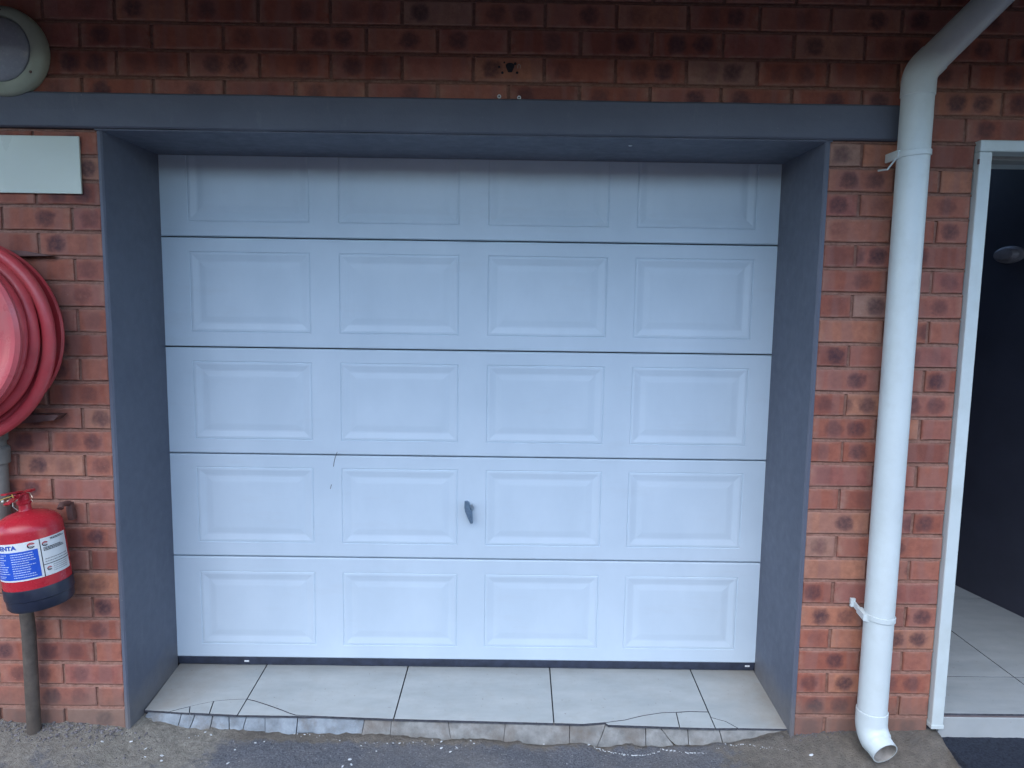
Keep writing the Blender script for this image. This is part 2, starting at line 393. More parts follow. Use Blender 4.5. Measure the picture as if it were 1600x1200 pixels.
for k, z in enumerate(ZJ):
    z1 = (ZJ[k - 1] if k else UPZ[0]) - JT
    if k == 0: z1 = 2.019
    full = k % 2 == 0
    e = -.016
    row(XL, e, [-(BL * n + (BL if full else BL / 2)) + .004 for n in range(16)], z, z1)
    s = W_OPEN + .016
    row(s, 2.905, ([s - .01 + BL, s + .375] if not full else [s + BL / 2 - .008, s + .262]), z, z1)
    row(3.885, XR, [3.885 + BL * n + (BL if full else BL / 2) for n in range(12)], z, z1)

def brick_mesh(mb, attrs, x0, x1, z0, z1):
    """front face with worn, slightly uneven arrises; returns nothing, adds to mb"""
    cx, cz = (x0 + x1) / 2, (z0 + z1) / 2
    j = lambda a: rnd.uniform(-a, a)
    b = .0035; pr = rnd.uniform(-.0022, .0010); tl = j(.0012)
    o = [(x0 + j(.0012), z0 + j(.0012)), (cx, z0 + j(.0014)), (x1 + j(.0012), z0 + j(.0012)), (x1 + j(.0012), z1 + j(.0010)), (cx, z1 + j(.0010)), (x0 + j(.0012), z1 + j(.0010))]
    inn = [(min(max(x, x0 + b), x1 - b) if i not in (1, 4) else x, z0 + b + j(.0006) if i < 3 else z1 - b + j(.0006)) for i, (x, z) in enumerate(o)]
    vs = [(x, pr + tl * (1 if x > cx else -1 if x < cx else 0), z) for x, z in inn] + [(x, pr + .0028 + j(.0006), z) for x, z in o] + [(x, .05, z) for x, z in o]
    fs = [(0, 1, 4, 5), (1, 2, 3, 4)]
    for i in range(6):
        n = (i + 1) % 6; fs += [(6 + i, 6 + n, n, i), (12 + i, 12 + n, 6 + n, 6 + i)]
    base = len(mb.v); mb.add(vs, fs)
    r = (rnd.random(), rnd.random(), rnd.random())
    full = (x1 - x0) > .2
    sh = 0 if full else rnd.choice((-.045, .045))
    for q in vs:
        attrs.append((q[0] - cx + sh, q[2] - (cz if z1 - z0 > .05 else z0 + .0365), r))
def make_brick_obj(mb, attrs, name, parent, kind=None):
    me = bpy.data.meshes.new(name); me.from_pydata(mb.v, [], mb.f); me.materials.append(MT['brick'])
    ul = me.uv_layers.new(name='place')
    idx = [0] * len(me.loops); me.loops.foreach_get('vertex_index', idx)
    flat = []
    for i in idx: flat += [attrs[i][0], attrs[i][1]]
    ul.data.foreach_set('uv', flat)
    a = me.attributes.new('rand', 'FLOAT_VECTOR', 'POINT'); a.data.foreach_set('vector', [c for q in attrs for c in q[2]])
    me.update()
    o = bpy.data.objects.new(name, me); COL.objects.link(o); o.parent = parent
    o.matrix_parent_inverse = Matrix.Translation(-Vector(parent.location))
    if kind: o['kind'] = kind
    return o
rest, resta = MB(), []
nb_ = 0
for c in cells:
    x0, x1, z0, z1 = c
    seen = x1 > -.62 and x0 < 3.15 and z0 < 2.5 and z1 > -.08
    if seen and nb_ < 296:
        m, a = MB(), []; brick_mesh(m, a, *c); make_brick_obj(m, a, 'brick', wall); nb_ += 1
    else: brick_mesh(rest, resta, *c)
make_brick_obj(rest, resta, 'brick_courses', wall, 'stuff')

# mortar: weather-struck joints (flush at the lower brick, pressed in under the upper one)
mm = MB()
def mortar(x0, x1, zs, top):
    zz = list(reversed(zs)) + [top]
    prof = [(.0065, zz[0] - .012)]
    for i in range(len(zz) - 1):
        a, b = zz[i], zz[i + 1]
        prof += [(.0075, a), (.0075, a + .002), (.0075, b - JT - .002), (.0010, b - JT), (.0030, b - JT * .45), (.0080, b - .0012)]
    n = max(1, int((x1 - x0) / .045)); vs = []
    for i in range(n + 1):
        x = x0 + (x1 - x0) * i / n
        for (y, z) in prof: vs.append((x, y + .0016 * noise.noise(Vector((x * 14, z * 30, 1))), z + .0012 * noise.noise(Vector((x * 20, z * 9, 7)))))
    m = len(prof)
    mm.add(vs, [(i * m + k, (i + 1) * m + k, (i + 1) * m + k + 1, i * m + k + 1) for i in range(n) for k in range(m - 1)])
mortar(XL, -.015, ZJ, 2.03); mortar(W_OPEN + .015, 2.906, ZJ, 2.032); mortar(3.885, XR, ZJ, 2.032)
mortar(XL, 2.65, UPZ[1:-1], 2.72); mortar(2.65, XR, UPZ[:-1], 2.72)
mm.build('mortar_joints', MT['mortar'], wall)
# body of the wall behind the bricks
bd = MB()
bd.box((XL, .03, -.3), (-.03, .36, 2.75)); bd.box((W_OPEN + .03, .03, -.3), (2.90, .36, 2.75)); bd.box((3.89, .03, -.3), (XR, .36, 2.75))
bd.box((-.03, .05, 2.12), (W_OPEN + .03, .36, 2.75)); bd.box((2.90, .03, 2.06), (3.89, .36, 2.75))
bd.build('wall_core', MT['mortar'], wall)
# lintel band, reveals, soffit
lb = MB()
n = 60
vs = []
for i in range(n + 1):                              # hand-floated band, its arrises not quite straight
    x = XL + (2.637 - XL) * i / n
    q = lambda s: .0022 * noise.noise(Vector((x * 3.1, s, 0)))
    for (y, z) in ((.03, 2.0285), (-.012, 2.0290 + q(1)), (-.0185, 2.0340 + q(1)), (-.0195 + q(5), 2.085), (-.0185, 2.136 + q(2)), (-.013, 2.1415 + q(2)), (.03, 2.1435)):
        vs.append((x, y, z))
lb.add(vs, [(i * 7 + k, (i + 1) * 7 + k, (i + 1) * 7 + k + 1, i * 7 + k + 1) for i in range(n) for k in range(6)], smooth=False)
lb.add(vs[-7:], [list(range(7))])
lb.build('lintel_band', MT['plaster'], wall)
def reveal(xin, xout, name='door_reveal'):
    m = MB(); N = 40; vs = []
    s = 1 if xout > xin else -1
    for i in range(N + 1):
        z = -.14 + (2.0235 + .14) * i / N
        q = .0022 * noise.noise(Vector((z * 4, xin, 2))) + .0010 * noise.noise(Vector((z * 25, xin, 2)))
        for (x, y) in ((xout, .02), (xout, -.001), (xin + s * .005, -.0025 + q * .4), (xin - s * q, .003), (xin - s * q * 1.5, .15), (xin, .384), (xout + s * .03, .384)):
            vs.append((x, y, z))
    m.add(vs, [(i * 7 + k, i * 7 + k + 1, (i + 1) * 7 + k + 1, (i + 1) * 7 + k) for i in range(N) for k in range(6)])
    return m.build(name, MT['plaster'], wall)
reveal(0., -.0155); reveal(W_OPEN, W_OPEN + .0155)
sf = MB(); sf.box((-.02, -.008, 2.0235), (W_OPEN + .02, .3845, 2.0275)); sf.box((-.02, .032, 2.0278), (W_OPEN + .02, .3845, 2.11)); sf.build('lintel_soffit', MT['plaster'], wall)
p = on_wall(985, 223, .1); 
sp_ = MB(); sp_.lathe([(0, -.0020), (.005, -.0016), (.007, 0)], 10, 'z', (p.x, .10, 2.0235)); sp_.build('paint_drip', MT['chip'], wall)
# two wall plugs and the broken fixing hole left by a removed fitting
for px, py in ((780, 151), (811, 153)):
    q = on_wall(px, py, 0); m = MB()
    m.lathe([(.0028, -.0045), (.0062, -.0045), (.0066, -.002), (.0066, .004)], 14, 'y', (q.x, 0, q.z)); m.build('wall_plug', MT['chip'], wall)
    m = MB(); m.lathe([(0, -.0032), (.0028, -.0032)], 12, 'y', (q.x, 0, q.z)); m.build('plug_hole', MT['dark'], wall)
q = on_wall(797, 106, 0); m = MB()
m.add([(q.x + .013 * cos(a) * (1 + .25 * sin(3 * a)), -.0030, q.z + .018 * sin(a) * (1 + .15 * cos(2 * a))) for a in [2 * pi * k / 14 for k in range(14)]], [list(range(14))])
for dx, dy, r in ((-17, -1, .004), (-12, 8, .0045), (8, -6, .005), (11, 8, .0045), (-9, -8, .003)):
    c = on_wall(797 + dx, 106 + dy, 0); m.add([(c.x + r * cos(a), -.0030, c.z + r * sin(a)) for a in [2 * pi * k / 8 for k in range(8)]], [list(range(8))])
m.build('fixing_hole', MT['dark'], wall)
# a rusted fixing hook near the plugs
q = on_wall(811, 103, 0); m = MB(); m.tube([(q.x - .004, -.001, q.z - .008), (q.x - .004, -.006, q.z), (q.x, -.008, q.z + .003), (q.x + .004, -.006, q.z), (q.x + .004, -.001, q.z - .008)], .0012, 6); m.build('wire_staple', MT['brass'], wall)

# ------------------------------------------------------------------ tiled apron
def inset(poly, d):
    n = len(poly); ar = sum(poly[i][0] * poly[(i + 1) % n][1] - poly[(i + 1) % n][0] * poly[i][1] for i in range(n))
    s = 1 if ar > 0 else -1; out = []
    for i in range(n):
        p0, p1, p2 = Vector(poly[i - 1][:2]), Vector(poly[i][:2]), Vector(poly[(i + 1) % n][:2])
        e1 = (p1 - p0).normalized(); e2 = (p2 - p1).normalized()
        n1 = Vector((-e1.y, e1.x)) * s; n2 = Vector((-e2.y, e2.x)) * s
        b = (n1 + n2); l = max(.35, b.length / 2); b.normalize()
        out.append(p1 + b * d / l)
    return out
fz = lambda y: -.0724 + FB * y
apron = MB()
top = [on_apron(225, 1109.5), on_apron(1236, 1138.5)]
tl_, tr_ = Vector((-.02, top[0].y + .001, 0)), Vector((W_OPEN + .02, top[1].y + .001, 0))
P = [(tl_.x, tl_.y + .012), (tr_.x, tr_.y + .012), (tr_.x, .8), (tl_.x, .8)]
apron.add([(x, y, fz(min(y, .45)) - .0065) for x, y in P] + [(x, y, -.30) for x, y in P], [(0, 1, 2, 3), (0, 4, 5, 1), (1, 5, 6, 2), (2, 6, 7, 3), (3, 7, 4, 0)])
ap = apron.build('garage_apron', MT['bed']); tag(ap, 'strip of cracked pale floor tiles in front of the garage door', kind='structure')
A = lambda x, y: tuple(on_apron(x, y)[:2])
SX = [.3625, .956, 1.549, 2.141]
crackL = [(264, 1111.8), (280, 1107.5), (297, 1103.5), (316, 1099), (334, 1095.3), (358, 1093), (379.5, 1092)]
crackL2 = [(386, 1092.3), (398, 1095), (410, 1098.8), (425, 1103.8), (440, 1109.2), (452, 1114), (462, 1117.2), (488, 1118.6)]
crackR = [(911, 1131.4), (945, 1129), (976.5, 1125), (1003, 1118.5), (1034, 1113.6), (1056.5, 1113), (1076, 1111.5), (1106, 1112.3)]
crackR2 = [(1114.5, 1120.7), (1134, 1127), (1153.6, 1137.7)]
def a_(L):
    return [(SX[0], A(*q)[1]) if q in ((379.5, 1092), (386, 1092.3)) else (SX[3], A(*q)[1]) if q in ((1106, 1112.3), (1114.5, 1120.7)) else A(*q) for q in L]
f1, f2, f3, f4 = (371, 1117.3), (615, 1123.6), (865.5, 1130.2), (1118, 1137.8)
SX[0] = A(*f1)[0]; SX[3] = A(*f4)[0]
BK = .43
tiles = [
    [(0 - .004, BK), (SX[0], BK)] + a_(crackL[::-1]) + [A(225, 1109.5)],
    a_(crackL[0:3]) + [A(295.8, 1113.6)],
    a_(crackL[2:5]) + [A(327, 1115.2), A(295.8, 1113.6)],
    a_(crackL[4:]) + [A(*f1), A(327, 1115.2)],
    [(SX[0], BK), (SX[1], BK), A(*f2)] + a_(crackL2[::-1]),
    a_(crackL2) + [A(*f1)],
    [(SX[1], BK), (SX[2], BK), A(*f3), A(*f2)],
    [(SX[2], BK), (SX[3], BK)] + a_(crackR[::-1]) + [A(*f3)],
    a_(crackR[1:6]) + [A(1062, 1136.4), A(950, 1132.8)],
    a_(crackR[5:]) + [A(*f4), A(1062, 1136.4)],
    [(SX[3], BK), (W_OPEN + .004, BK), A(1238, 1139)] + a_(crackR2[::-1]) + [A(*crackR[-1])] if False else
    [(SX[3], BK), (W_OPEN + .004, BK), A(1238, 1139)] + a_(crackR2[::-1]),
    a_(crackR2) + [A(*f4)],
]
def tile_obj(poly, gap, zf, mat, parent, th=.009, dz=0., dirt=True, tiltx=0.):
    q = inset(poly, gap); q2 = inset(poly, gap + .0007)
    n = len(q); m = MB()
    m.add([(p[0], p[1], zf(p[1]) + dz) for p in q2] + [(p[0], p[1], zf(p[1]) + dz - .0006) for p in q] + [(p[0], p[1], zf(p[1]) - th) for p in q],
          [list(range(n))] + [(i, n + i, n + (i + 1) % n, (i + 1) % n) for i in range(n)] + [(n + i, 2 * n + i, 2 * n + (i + 1) % n, n + (i + 1) % n) for i in range(n)])
    m.mi = [0] + [0] * n + [1] * n
    o = m.build('tile', [mat, MT['bed']], parent)
    at = o.data.attributes.new('edge_dirt', 'FLOAT', 'POINT')
    v = []
    for p in o.data.vertices:
        x, y = p.co.x, p.co.y; v.append(.55 if dirt and (x < .03 or x > 2.38) else .0)
    at.data.foreach_set('value', v)
    return o
for i, poly in enumerate(tiles):
    big = i in (0, 4, 6, 7, 10)
    tile_obj(poly, (.0024 if big else .0018), fz, MT['tile'], ap, dz=rnd.uniform(-.0008, .0006))
# riser below the tiles: broken pieces of cement facing
cuts = [(224, 204), (278, 268), (300, 287), (328, 320), (353, 352), (382, 371), (411, 409), (463, 458), (569, 561), (611, 607), (700, 705), (790, 786), (890, 890), (946, 932), (1008, 1010), (1029, 1063), (1073, 1077), (1121, 1134), (1236, 1240)]
ye = lambda X: top[0].y + (top[1].y - top[0].y) * X / 2.39
for i, ((t0, b0), (t1, b1)) in enumerate(zip(cuts, cuts[1:])):
    X0, X1 = on_wall(t0, 1120, .06).x, on_wall(t1, 1120, .06).x
    B0, B1 = on_wall(b0, 1150, .02).x, on_wall(b1, 1150, .02).x
    g = .0016 if i < 8 or i > 11 else .0010
    def pt(X, t, out): return (X, ye(X) + .002 - .030 * t - out, fz(ye(X)) - .0085 - t * (.085 if X > .9 else .052 + .03 * X))
    out = rnd.uniform(.000, .003) if i < 8 else rnd.uniform(0, .0012)
    N = 4 if X1 - X0 < .2 else 8; gr = []
    for k in range(N + 1):
        for t in (0, .08, .5, .9, 1.):
            s = k / N; X = (X0 + g) * (1 - s) + (X1 - g) * s; B = (B0 + g) * (1 - s) + (B1 - g) * s
            gx = X * (1 - t) + B * t
            dy = .0018 * noise.noise(Vector((gx * 30, t * 3, i)))
            tt = t * (.92 + (.34 if i < 8 else .16) * noise.noise(Vector((gx * 16, i * 3.1, 0)))) if t >= .9 else t
            pp = pt(gx, tt, out + dy - (.004 if t in (0, 1.) else 0) - (.003 if k in (0, N) else 0)); gr.append(pp)
    m = MB(); R_ = 5
    m.add(gr, [(k * R_ + j, k * R_ + j + 1, (k + 1) * R_ + j + 1, (k + 1) * R_ + j) for k in range(N) for j in range(R_ - 1)])
    back = [(p[0], p[1] + .016, p[2]) for p in gr]
    per = [k * R_ for k in range(N + 1)] + [N * R_ + j for j in range(1, R_)] + [k * R_ + R_ - 1 for k in range(N - 1, -1, -1)] + [j for j in range(R_ - 2, 0, -1)]
    m.add([gr[a] for a in per] + [back[a] for a in per], [(j, (j + 1) % len(per), len(per) + (j + 1) % len(per), len(per) + j) for j in range(len(per))])
    m.build('riser_piece', MT['riser' if i < 8 else 'riser_dusty'], ap)

# ------------------------------------------------------------------ garage door
gd = empty('garage_door', (1.2, .39, -.045), 'white sectional garage door with rows of raised rectangular panels', 'garage door')
DY = .384
zc = [-.006, .430, .857, 1.286, 1.715, 2.10]
pxs = [(.104, .577), (.689, 1.160), (1.272, 1.742), (1.850, 2.316)]
def section(z0, z1):
    g = .0028; z0 += g; z1 -= g; m = MB()
    pz0, pz1 = z0 + .056, z0 + .056 + .315
    cut = pz1 > z1
    if cut: pz1 = z1 - .02
    b = .004; X0, X1 = -.028, W_OPEN + .028
    Y = DY
    xs = [X0] + [c for ab in pxs for c in ab] + [X1]
    def q(xa, xb, za, zb): m.add([(xa, Y, za), (xb, Y, za), (xb, Y, zb), (xa, Y, zb)], [(0, 1, 2, 3)])
    for i in range(len(xs) - 1):
        q(xs[i], xs[i + 1], z0 + b, pz0); q(xs[i], xs[i + 1], pz1, z1 - b)
        if i % 2 == 0: q(xs[i], xs[i + 1], pz0, pz1)
    m.add([(X0, Y, z0 + b), (X1, Y, z0 + b), (X1, Y + .003, z0), (X0, Y + .003, z0), (X1, Y + .04, z0), (X0, Y + .04, z0)], [(0, 1, 2, 3), (3, 2, 4, 5)])
    m.add([(X0, Y, z1 - b), (X1, Y, z1 - b), (X1, Y + .003, z1), (X0, Y + .003, z1), (X1, Y + .04, z1), (X0, Y + .04, z1)], [(0, 1, 2, 3), (3, 2, 4, 5)])
    m.add([(X0, Y + .04, z0), (X1, Y + .04, z0), (X1, Y + .04, z1), (X0, Y + .04, z1)], [(0, 1, 2, 3)])
    o = m.build('door_section', MT['door'], gd)
    prof = [(0, 0), (.0022, .0030), (.0050, .0005), (.013, 0), (.034, .0040), (.040, .0042), (.060, .0018), (.066, .0015)]
    for a, c in pxs:
        v = []; 
        for (d, y) in prof:
            v += [(a + d, Y + y, pz0 + d), (c - d, Y + y, pz0 + d), (c - d, Y + y, pz1 - d), (a + d, Y + y, pz1 - d)]
        f = []
        for k in range(len(prof) - 1):
            for j in range(4): f.append((k * 4 + j, k * 4 + (j + 1) % 4, k * 4 + 4 + (j + 1) % 4, k * 4 + 4 + j))
        f.append([len(v) - 4, len(v) - 3, len(v) - 2, len(v) - 1])
        pm = MB(); pm.add(v, f); po = pm.build('raised_panel', MT['door'], None, fix=False)
        po.parent = o
        po.matrix_parent_inverse = Matrix.Translation(-Vector(gd.location))
        po.matrix_parent_inverse = Matrix.Identity(4)
    return o
for a, b in zip(zc, zc[1:]): section(a, b)
m = MB(); m.box((-.20, DY + .046, -.06), (W_OPEN + .20, DY + .058, 2.25)); m.box((-.20, .37, -.06), (-.15, DY + .044, 2.25)); m.box((W_OPEN + .15, .37, -.06), (W_OPEN + .20, DY + .044, 2.25)); m.box((-.149, .37, 2.2), (W_OPEN + .149, DY + .044, 2.25)); m.build('gap_backing', MT['dark'], gd)
m = MB(); n = 60; vs = []
for i in range(n + 1):
    x = .0005 + (W_OPEN - .001) * i / n; s = .0015 * noise.noise(Vector((x * 6, 0, 0)))
    for y, z in ((DY + .004, -.0035), (DY + .003, -.020), (DY + .008, -.038 + s), (DY + .018, -.044 + s), (DY + .03, -.044 + s), (DY + .035, -.0035)): vs.append((x, y, z))
m.add(vs, [(i * 6 + k, (i + 1) * 6 + k, (i + 1) * 6 + k + 1, i * 6 + k + 1) for i in range(n) for k in range(5)], smooth=True); m.build('bottom_seal', MT['rubber'], gd)
for px in (386, 1168):
    q = on_wall(px, 1033 if px < 600 else 1041, DY); m = MB(); m.box((q.x - .011, DY - .002, q.z - .003), (q.x + .009, DY + .002, q.z + .004), .0015); m.build('seal_clip', MT['chip'], gd)
# handle: T-lever turned upright on a round rose
H = lambda x, y, Y: on_wall(650 + x / 8, 720 + y / 8, Y)
m = MB(); q = H(678, 590, DY); m.lathe([(0, -.020), (.009, -.020), (.0105, -.016), (.0115, -.004), (.0150, -.003), (.0155, .001)], 24, 'y', (q.x, DY, q.z)); m.build('lock_barrel', MT['gal'], gd)
m = MB()
LV = [(605, 512), (640, 510), (668, 530), (676, 600), (700, 640), (706, 700), (709, 786), (682, 792), (645, 722), (612, 640), (602, 590)]
fr = [H(x, y, DY - .040) for x, y in LV]; cx_ = sum(p.x for p in fr) / len(fr); cz_ = sum(p.z for p in fr) / len(fr)
n = len(fr); a = [Vector((cx_ + (p.x - cx_) * .72, DY - .042, cz_ + (p.z - cz_) * .9)) for p in fr]; b = [Vector((p.x, DY - .036, p.z)) for p in fr]; c = [Vector((p.x, DY - .024, p.z)) for p in fr]
m.add(a + b + c, [list(range(n))] + [(i, (i + 1) % n, n + (i + 1) % n, n + i) for i in range(n)] + [(n + i, n + (i + 1) % n, 2 * n + (i + 1) % n, 2 * n + i) for i in range(n)] + [list(range(2 * n, 3 * n))[::-1]])
m.build('lever', MT['lockd'], gd)
m = MB(); m.tube([(q.x, DY - .018, q.z), (q.x - .004, DY - .026, q.z)], .006, 12); qq = H(700, 560, DY - .03); m.box((qq.x - .004, DY - .030, qq.z - .012), (qq.x + .003, DY - .018, qq.z + .006), .0015); m.build('spindle', MT['gal'], gd)
# scratches through the paint
m = MB()
for L in ([(527, 706), (524, 714), (522, 722), (521, 729)], [(518, 757), (516, 764)]):
    pts = [on_wall(x, y, DY - .0006) for x, y in L]; m.tube(pts, .0010, 6)
m.build('scratch', MT['lab_blk'], gd)

# ------------------------------------------------------------------ passage doorway
ZP = .010
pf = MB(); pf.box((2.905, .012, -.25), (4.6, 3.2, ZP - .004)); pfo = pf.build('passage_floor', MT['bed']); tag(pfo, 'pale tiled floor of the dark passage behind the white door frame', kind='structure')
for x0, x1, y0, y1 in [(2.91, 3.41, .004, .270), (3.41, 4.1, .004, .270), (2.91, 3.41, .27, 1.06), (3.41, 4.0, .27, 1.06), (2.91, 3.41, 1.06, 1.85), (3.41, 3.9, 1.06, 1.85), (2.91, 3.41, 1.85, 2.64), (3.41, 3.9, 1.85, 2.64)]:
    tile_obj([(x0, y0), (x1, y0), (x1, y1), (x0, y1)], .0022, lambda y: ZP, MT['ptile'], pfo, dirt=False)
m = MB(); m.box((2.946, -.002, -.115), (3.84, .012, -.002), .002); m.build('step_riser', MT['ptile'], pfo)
m = MB(); m.box((2.947, .001, -.0015), (3.84, .012, .0015)); m.build('nosing_joint', simple('brown_grout', (.15, .12, .12), .9), pfo)
df = empty('door_frame', (2.93, 0, -.035), 'white painted steel door frame around the dark passage opening', 'door frame')
def frame_post(x0, x1, sgn):
    m = MB(); m.box((x0, -.022, -.034), (x1, .055, 1.9965), .004)
    xi = x1 if sgn > 0 else x0
    m.box((min(xi, xi - sgn * .03), .0552, -.004), (max(xi, xi - sgn * .03), .23, 2.0), .002) ; return m.build('frame_post', MT['frame'], df)
frame_post(2.908, 2.951, 1); frame_post(3.845, 3.888, -1)
m = MB(); m.box((2.908, -.022, 1.997), (3.888, .055, 2.034), .004); m.build('frame_head', MT['frame'], df)
m = MB(); m.box((2.9515, .0555, 1.985), (3.8445, .13, 2.03), .002); m.build('door_stop', MT['hdr'], df)
m = MB(); m.box((2.9515, .131, 1.992), (3.8445, .25, 2.05), .002); m.build('head_lining', MT['frame'], df)
m = MB(); m.box((2.905, -.024, 1.955), (2.909, -.016, 1.972), .001); m.build('fixing_lug', MT['steel'], df)
m = MB(); m.box((2.9062, -.0235, -.036), (2.9528, .02, -.020), .002); m.build('base_plate', MT['frame'], df)
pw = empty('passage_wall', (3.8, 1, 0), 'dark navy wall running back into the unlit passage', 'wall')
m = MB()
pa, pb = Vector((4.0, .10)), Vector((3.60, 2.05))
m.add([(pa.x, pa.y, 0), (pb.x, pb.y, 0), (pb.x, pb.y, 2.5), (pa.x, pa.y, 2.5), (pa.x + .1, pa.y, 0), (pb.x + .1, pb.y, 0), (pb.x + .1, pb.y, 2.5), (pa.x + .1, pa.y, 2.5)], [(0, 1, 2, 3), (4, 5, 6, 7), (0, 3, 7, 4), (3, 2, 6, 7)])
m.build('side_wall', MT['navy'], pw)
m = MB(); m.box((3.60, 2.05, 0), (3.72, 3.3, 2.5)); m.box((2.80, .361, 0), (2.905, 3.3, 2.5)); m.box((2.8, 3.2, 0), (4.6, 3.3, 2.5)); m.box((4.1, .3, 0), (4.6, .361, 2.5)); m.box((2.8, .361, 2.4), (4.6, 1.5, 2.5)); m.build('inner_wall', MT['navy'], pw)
q1 = on_wall(1590, 395, 1.08)
pl = empty('passage_lamp', (3.82, .93, q1.z), 'small oval grey wall lamp inside the dark passage', 'wall lamp')
d = (pb - pa).normalized(); nrm = Vector((-d.y, d.x)) * (-1 if (-d.y) > 0 else 1)
tc = .503; cxy = pa + (pb - pa) * tc
def oval(r, h, mat, name, z0):
    m = MB(); rings = []
    for (s, o_) in ((1., z0), (.97, h * .5), (.75, h * .92), (.35, h), (.001, h)):
        for k in range(28):
            a = 2 * pi * k / 28; u = r[0] * s * cos(a); v = r[1] * s * sin(a)
            p = cxy + d * u + nrm * o_; rings.append((p.x, p.y, q1.z - .01 + v))
    m.add(rings, [(i * 28 + k, i * 28 + (k + 1) % 28, (i + 1) * 28 + (k + 1) % 28, (i + 1) * 28 + k) for i in range(4) for k in range(28)], smooth=True)
    return m.build(name, mat, pl)
oval((.088, .042), .020, MT['lens'], 'lamp_base', -.001); oval((.070, .032), .044, MT['lens'], 'lamp_cover', .02)

# ------------------------------------------------------------------ downpipe
dp = empty('downpipe', (2.655, -.08, -.04), 'white plastic rainwater downpipe with bent top and open shoe at the bottom', 'downpipe')
PX, PY, PR = 2.655, -.082, .0485
def arc(p0, d0, d1, R, n=10):
    d0, d1 = Vector(d0).normalized(), Vector(d1).normalized(); ang = d0.angle(d1); ax = d0.cross(d1).normalized()
    c = Vector(p0) + ax.cross(d0) * R; out = []
    for i in range(n + 1):
        q = Matrix.Rotation(ang * i / n, 3, ax); out.append(c + q @ (Vector(p0) - c))
    return out
UD = Vector((.20, -.02, .212)).normalized()
m = MB(); m.tube([(PX, PY, .055), (PX, PY, 2.19)], PR, 40); m.build('pipe_shaft', MT['pipe'], dp)
pe = arc((PX, PY, 2.195), (0, 0, 1), UD, .075)
m = MB(); pts = [(PX, PY, 2.150), (PX, PY, 2.152)] + pe + [pe[-1] + UD * .028]
m.tube(pts, [PR + .001] + [PR + .0026] * (len(pts) - 1), 40); m.build('top_elbow', MT['pipe'], dp)
m = MB(); m.tube([pe[-1] + UD * .002, pe[-1] + UD * .70], PR, 40); m.build('offset_pipe', MT['pipe'], dp)
SH = Vector((.20, -.88, -.34)).normalized()
ps = arc((PX, PY, .032), (0, 0, -1), SH, .070)
shp = [Vector((PX, PY, .074)), Vector((PX, PY, .072))] + ps + [ps[-1] + SH * .032]
ro = [PR + .001] + [PR + .0035] * (len(shp) - 4) + [PR + .001, PR - .002, PR - .003]
m = MB(); m.tube(shp, ro, 40, cap=False)
e_ = shp[-1]; t_ = SH
N = 40; rf = t_.orthogonal().normalized(); bi = t_.cross(rf)
rg = lambda c, r: [c + (rf * cos(2 * pi * k / N) + bi * sin(2 * pi * k / N)) * r for k in range(N)]
m.add(rg(e_, PR - .003) + rg(e_, PR - .006), [(k, (k + 1) % N, N + (k + 1) % N, N + k) for k in range(N)])
m.build('shoe', MT['pipe'], dp)
m = MB(); m.tube([e_, e_ - t_ * .05, e_ - t_ * .09 + Vector((0, 0, .02))], [PR - .006, PR - .007, PR - .008], 40, cap=False); m.add(rg(e_ - t_ * .085 + Vector((0, 0, .02)), PR - .007), [list(range(N))]); m.build('shoe_bore', MT['pipe_in'], dp)
def clamp(z, tilt, tab):
    m = MB(); n = 32; R0, R1 = PR + .0012, PR + .0040; hh = .010
    vs = []
    for k in range(n):
        a = 2 * pi * k / n; dz = tilt * sin(a)
        for (r, h) in ((R0, -hh), (R1, -hh + .002), (R1, hh - .002), (R0, hh)): vs.append((PX + r * sin(a), PY - r * cos(a), z + dz + h))
    m.add(vs, [(k * 4 + j, ((k + 1) % n) * 4 + j, ((k + 1) % n) * 4 + j + 1, k * 4 + j + 1) for k in range(n) for j in range(3)], smooth=False)
    if tab:
        m.box((PX - PR - .019, PY + .066, z + .002), (PX - PR - .002, PY + .078, z + .034), .002); m.prism([(PX - PR - .010, PY + .074, z + .006), (PX - PR - .010, PY + .074, z + .026), (PX - PR - .008, PY - .010, z + .010), (PX - PR - .008, PY - .010, z - .012)], (.006, 0, 0))
        m.prism([(PX - PR - .012, PY - .012, z - .012), (PX - PR + .004, PY - .020, z - .014), (PX - PR + .004, PY - .020, z + .010), (PX - PR - .012, PY - .012, z + .010)], (0, .05, .008))
    else:
        m.box((PX - PR - .0075, PY - .008, z - .016), (PX - PR + .001, PY + .070, z + .012), .0015)
        m.tube([(PX - PR - .005, PY + .0, z - .012), (PX - PR - .022, PY + .02, z - .045), (PX - PR - .026, PY + .07, z - .040)], .003, 8)
    return m.build('pipe_clamp', MT['pipe'], dp)
clamp(on_wall(1428, 236, PY - PR).z, .004, False); clamp(on_wall(1366, 972, PY - PR).z, -.004, True)

# ------------------------------------------------------------------ bulkhead lamp
bl = empty('bulkhead_lamp', (-.30, 0, 2.26), 'round cream bulkhead lamp with frosted glass on the brick above the lintel band', 'wall lamp')
lx, lz = -.292, 2.262
m = MB(); m.lathe([(.138, -.002), (.140, -.012), (.139, -.030), (.131, -.042), (.112, -.050), (.104, -.050), (.100, -.044), (.100, -.03)], 64, 'y', (lx, 0, lz)); m.build('lamp_ring', MT['lamp_ring'], bl)
m = MB(); m.lathe([(.1015, -.040), (.096, -.056), (.080, -.072), (.055, -.082), (.028, -.087), (.0001, -.088)], 64, 'y', (lx, 0, lz)); m.build('lamp_glass', MT['lamp_glass'], bl)
for a in (-35, 85, 205):
    m = MB(); c = (lx + .120 * cos(radians(a)), 0, lz + .120 * sin(radians(a))); m.lathe([(0, -.0500), (.0035, -.0495), (.0045, -.046)], 10, 'y', c); m.build('ring_screw', MT['steel'], bl)

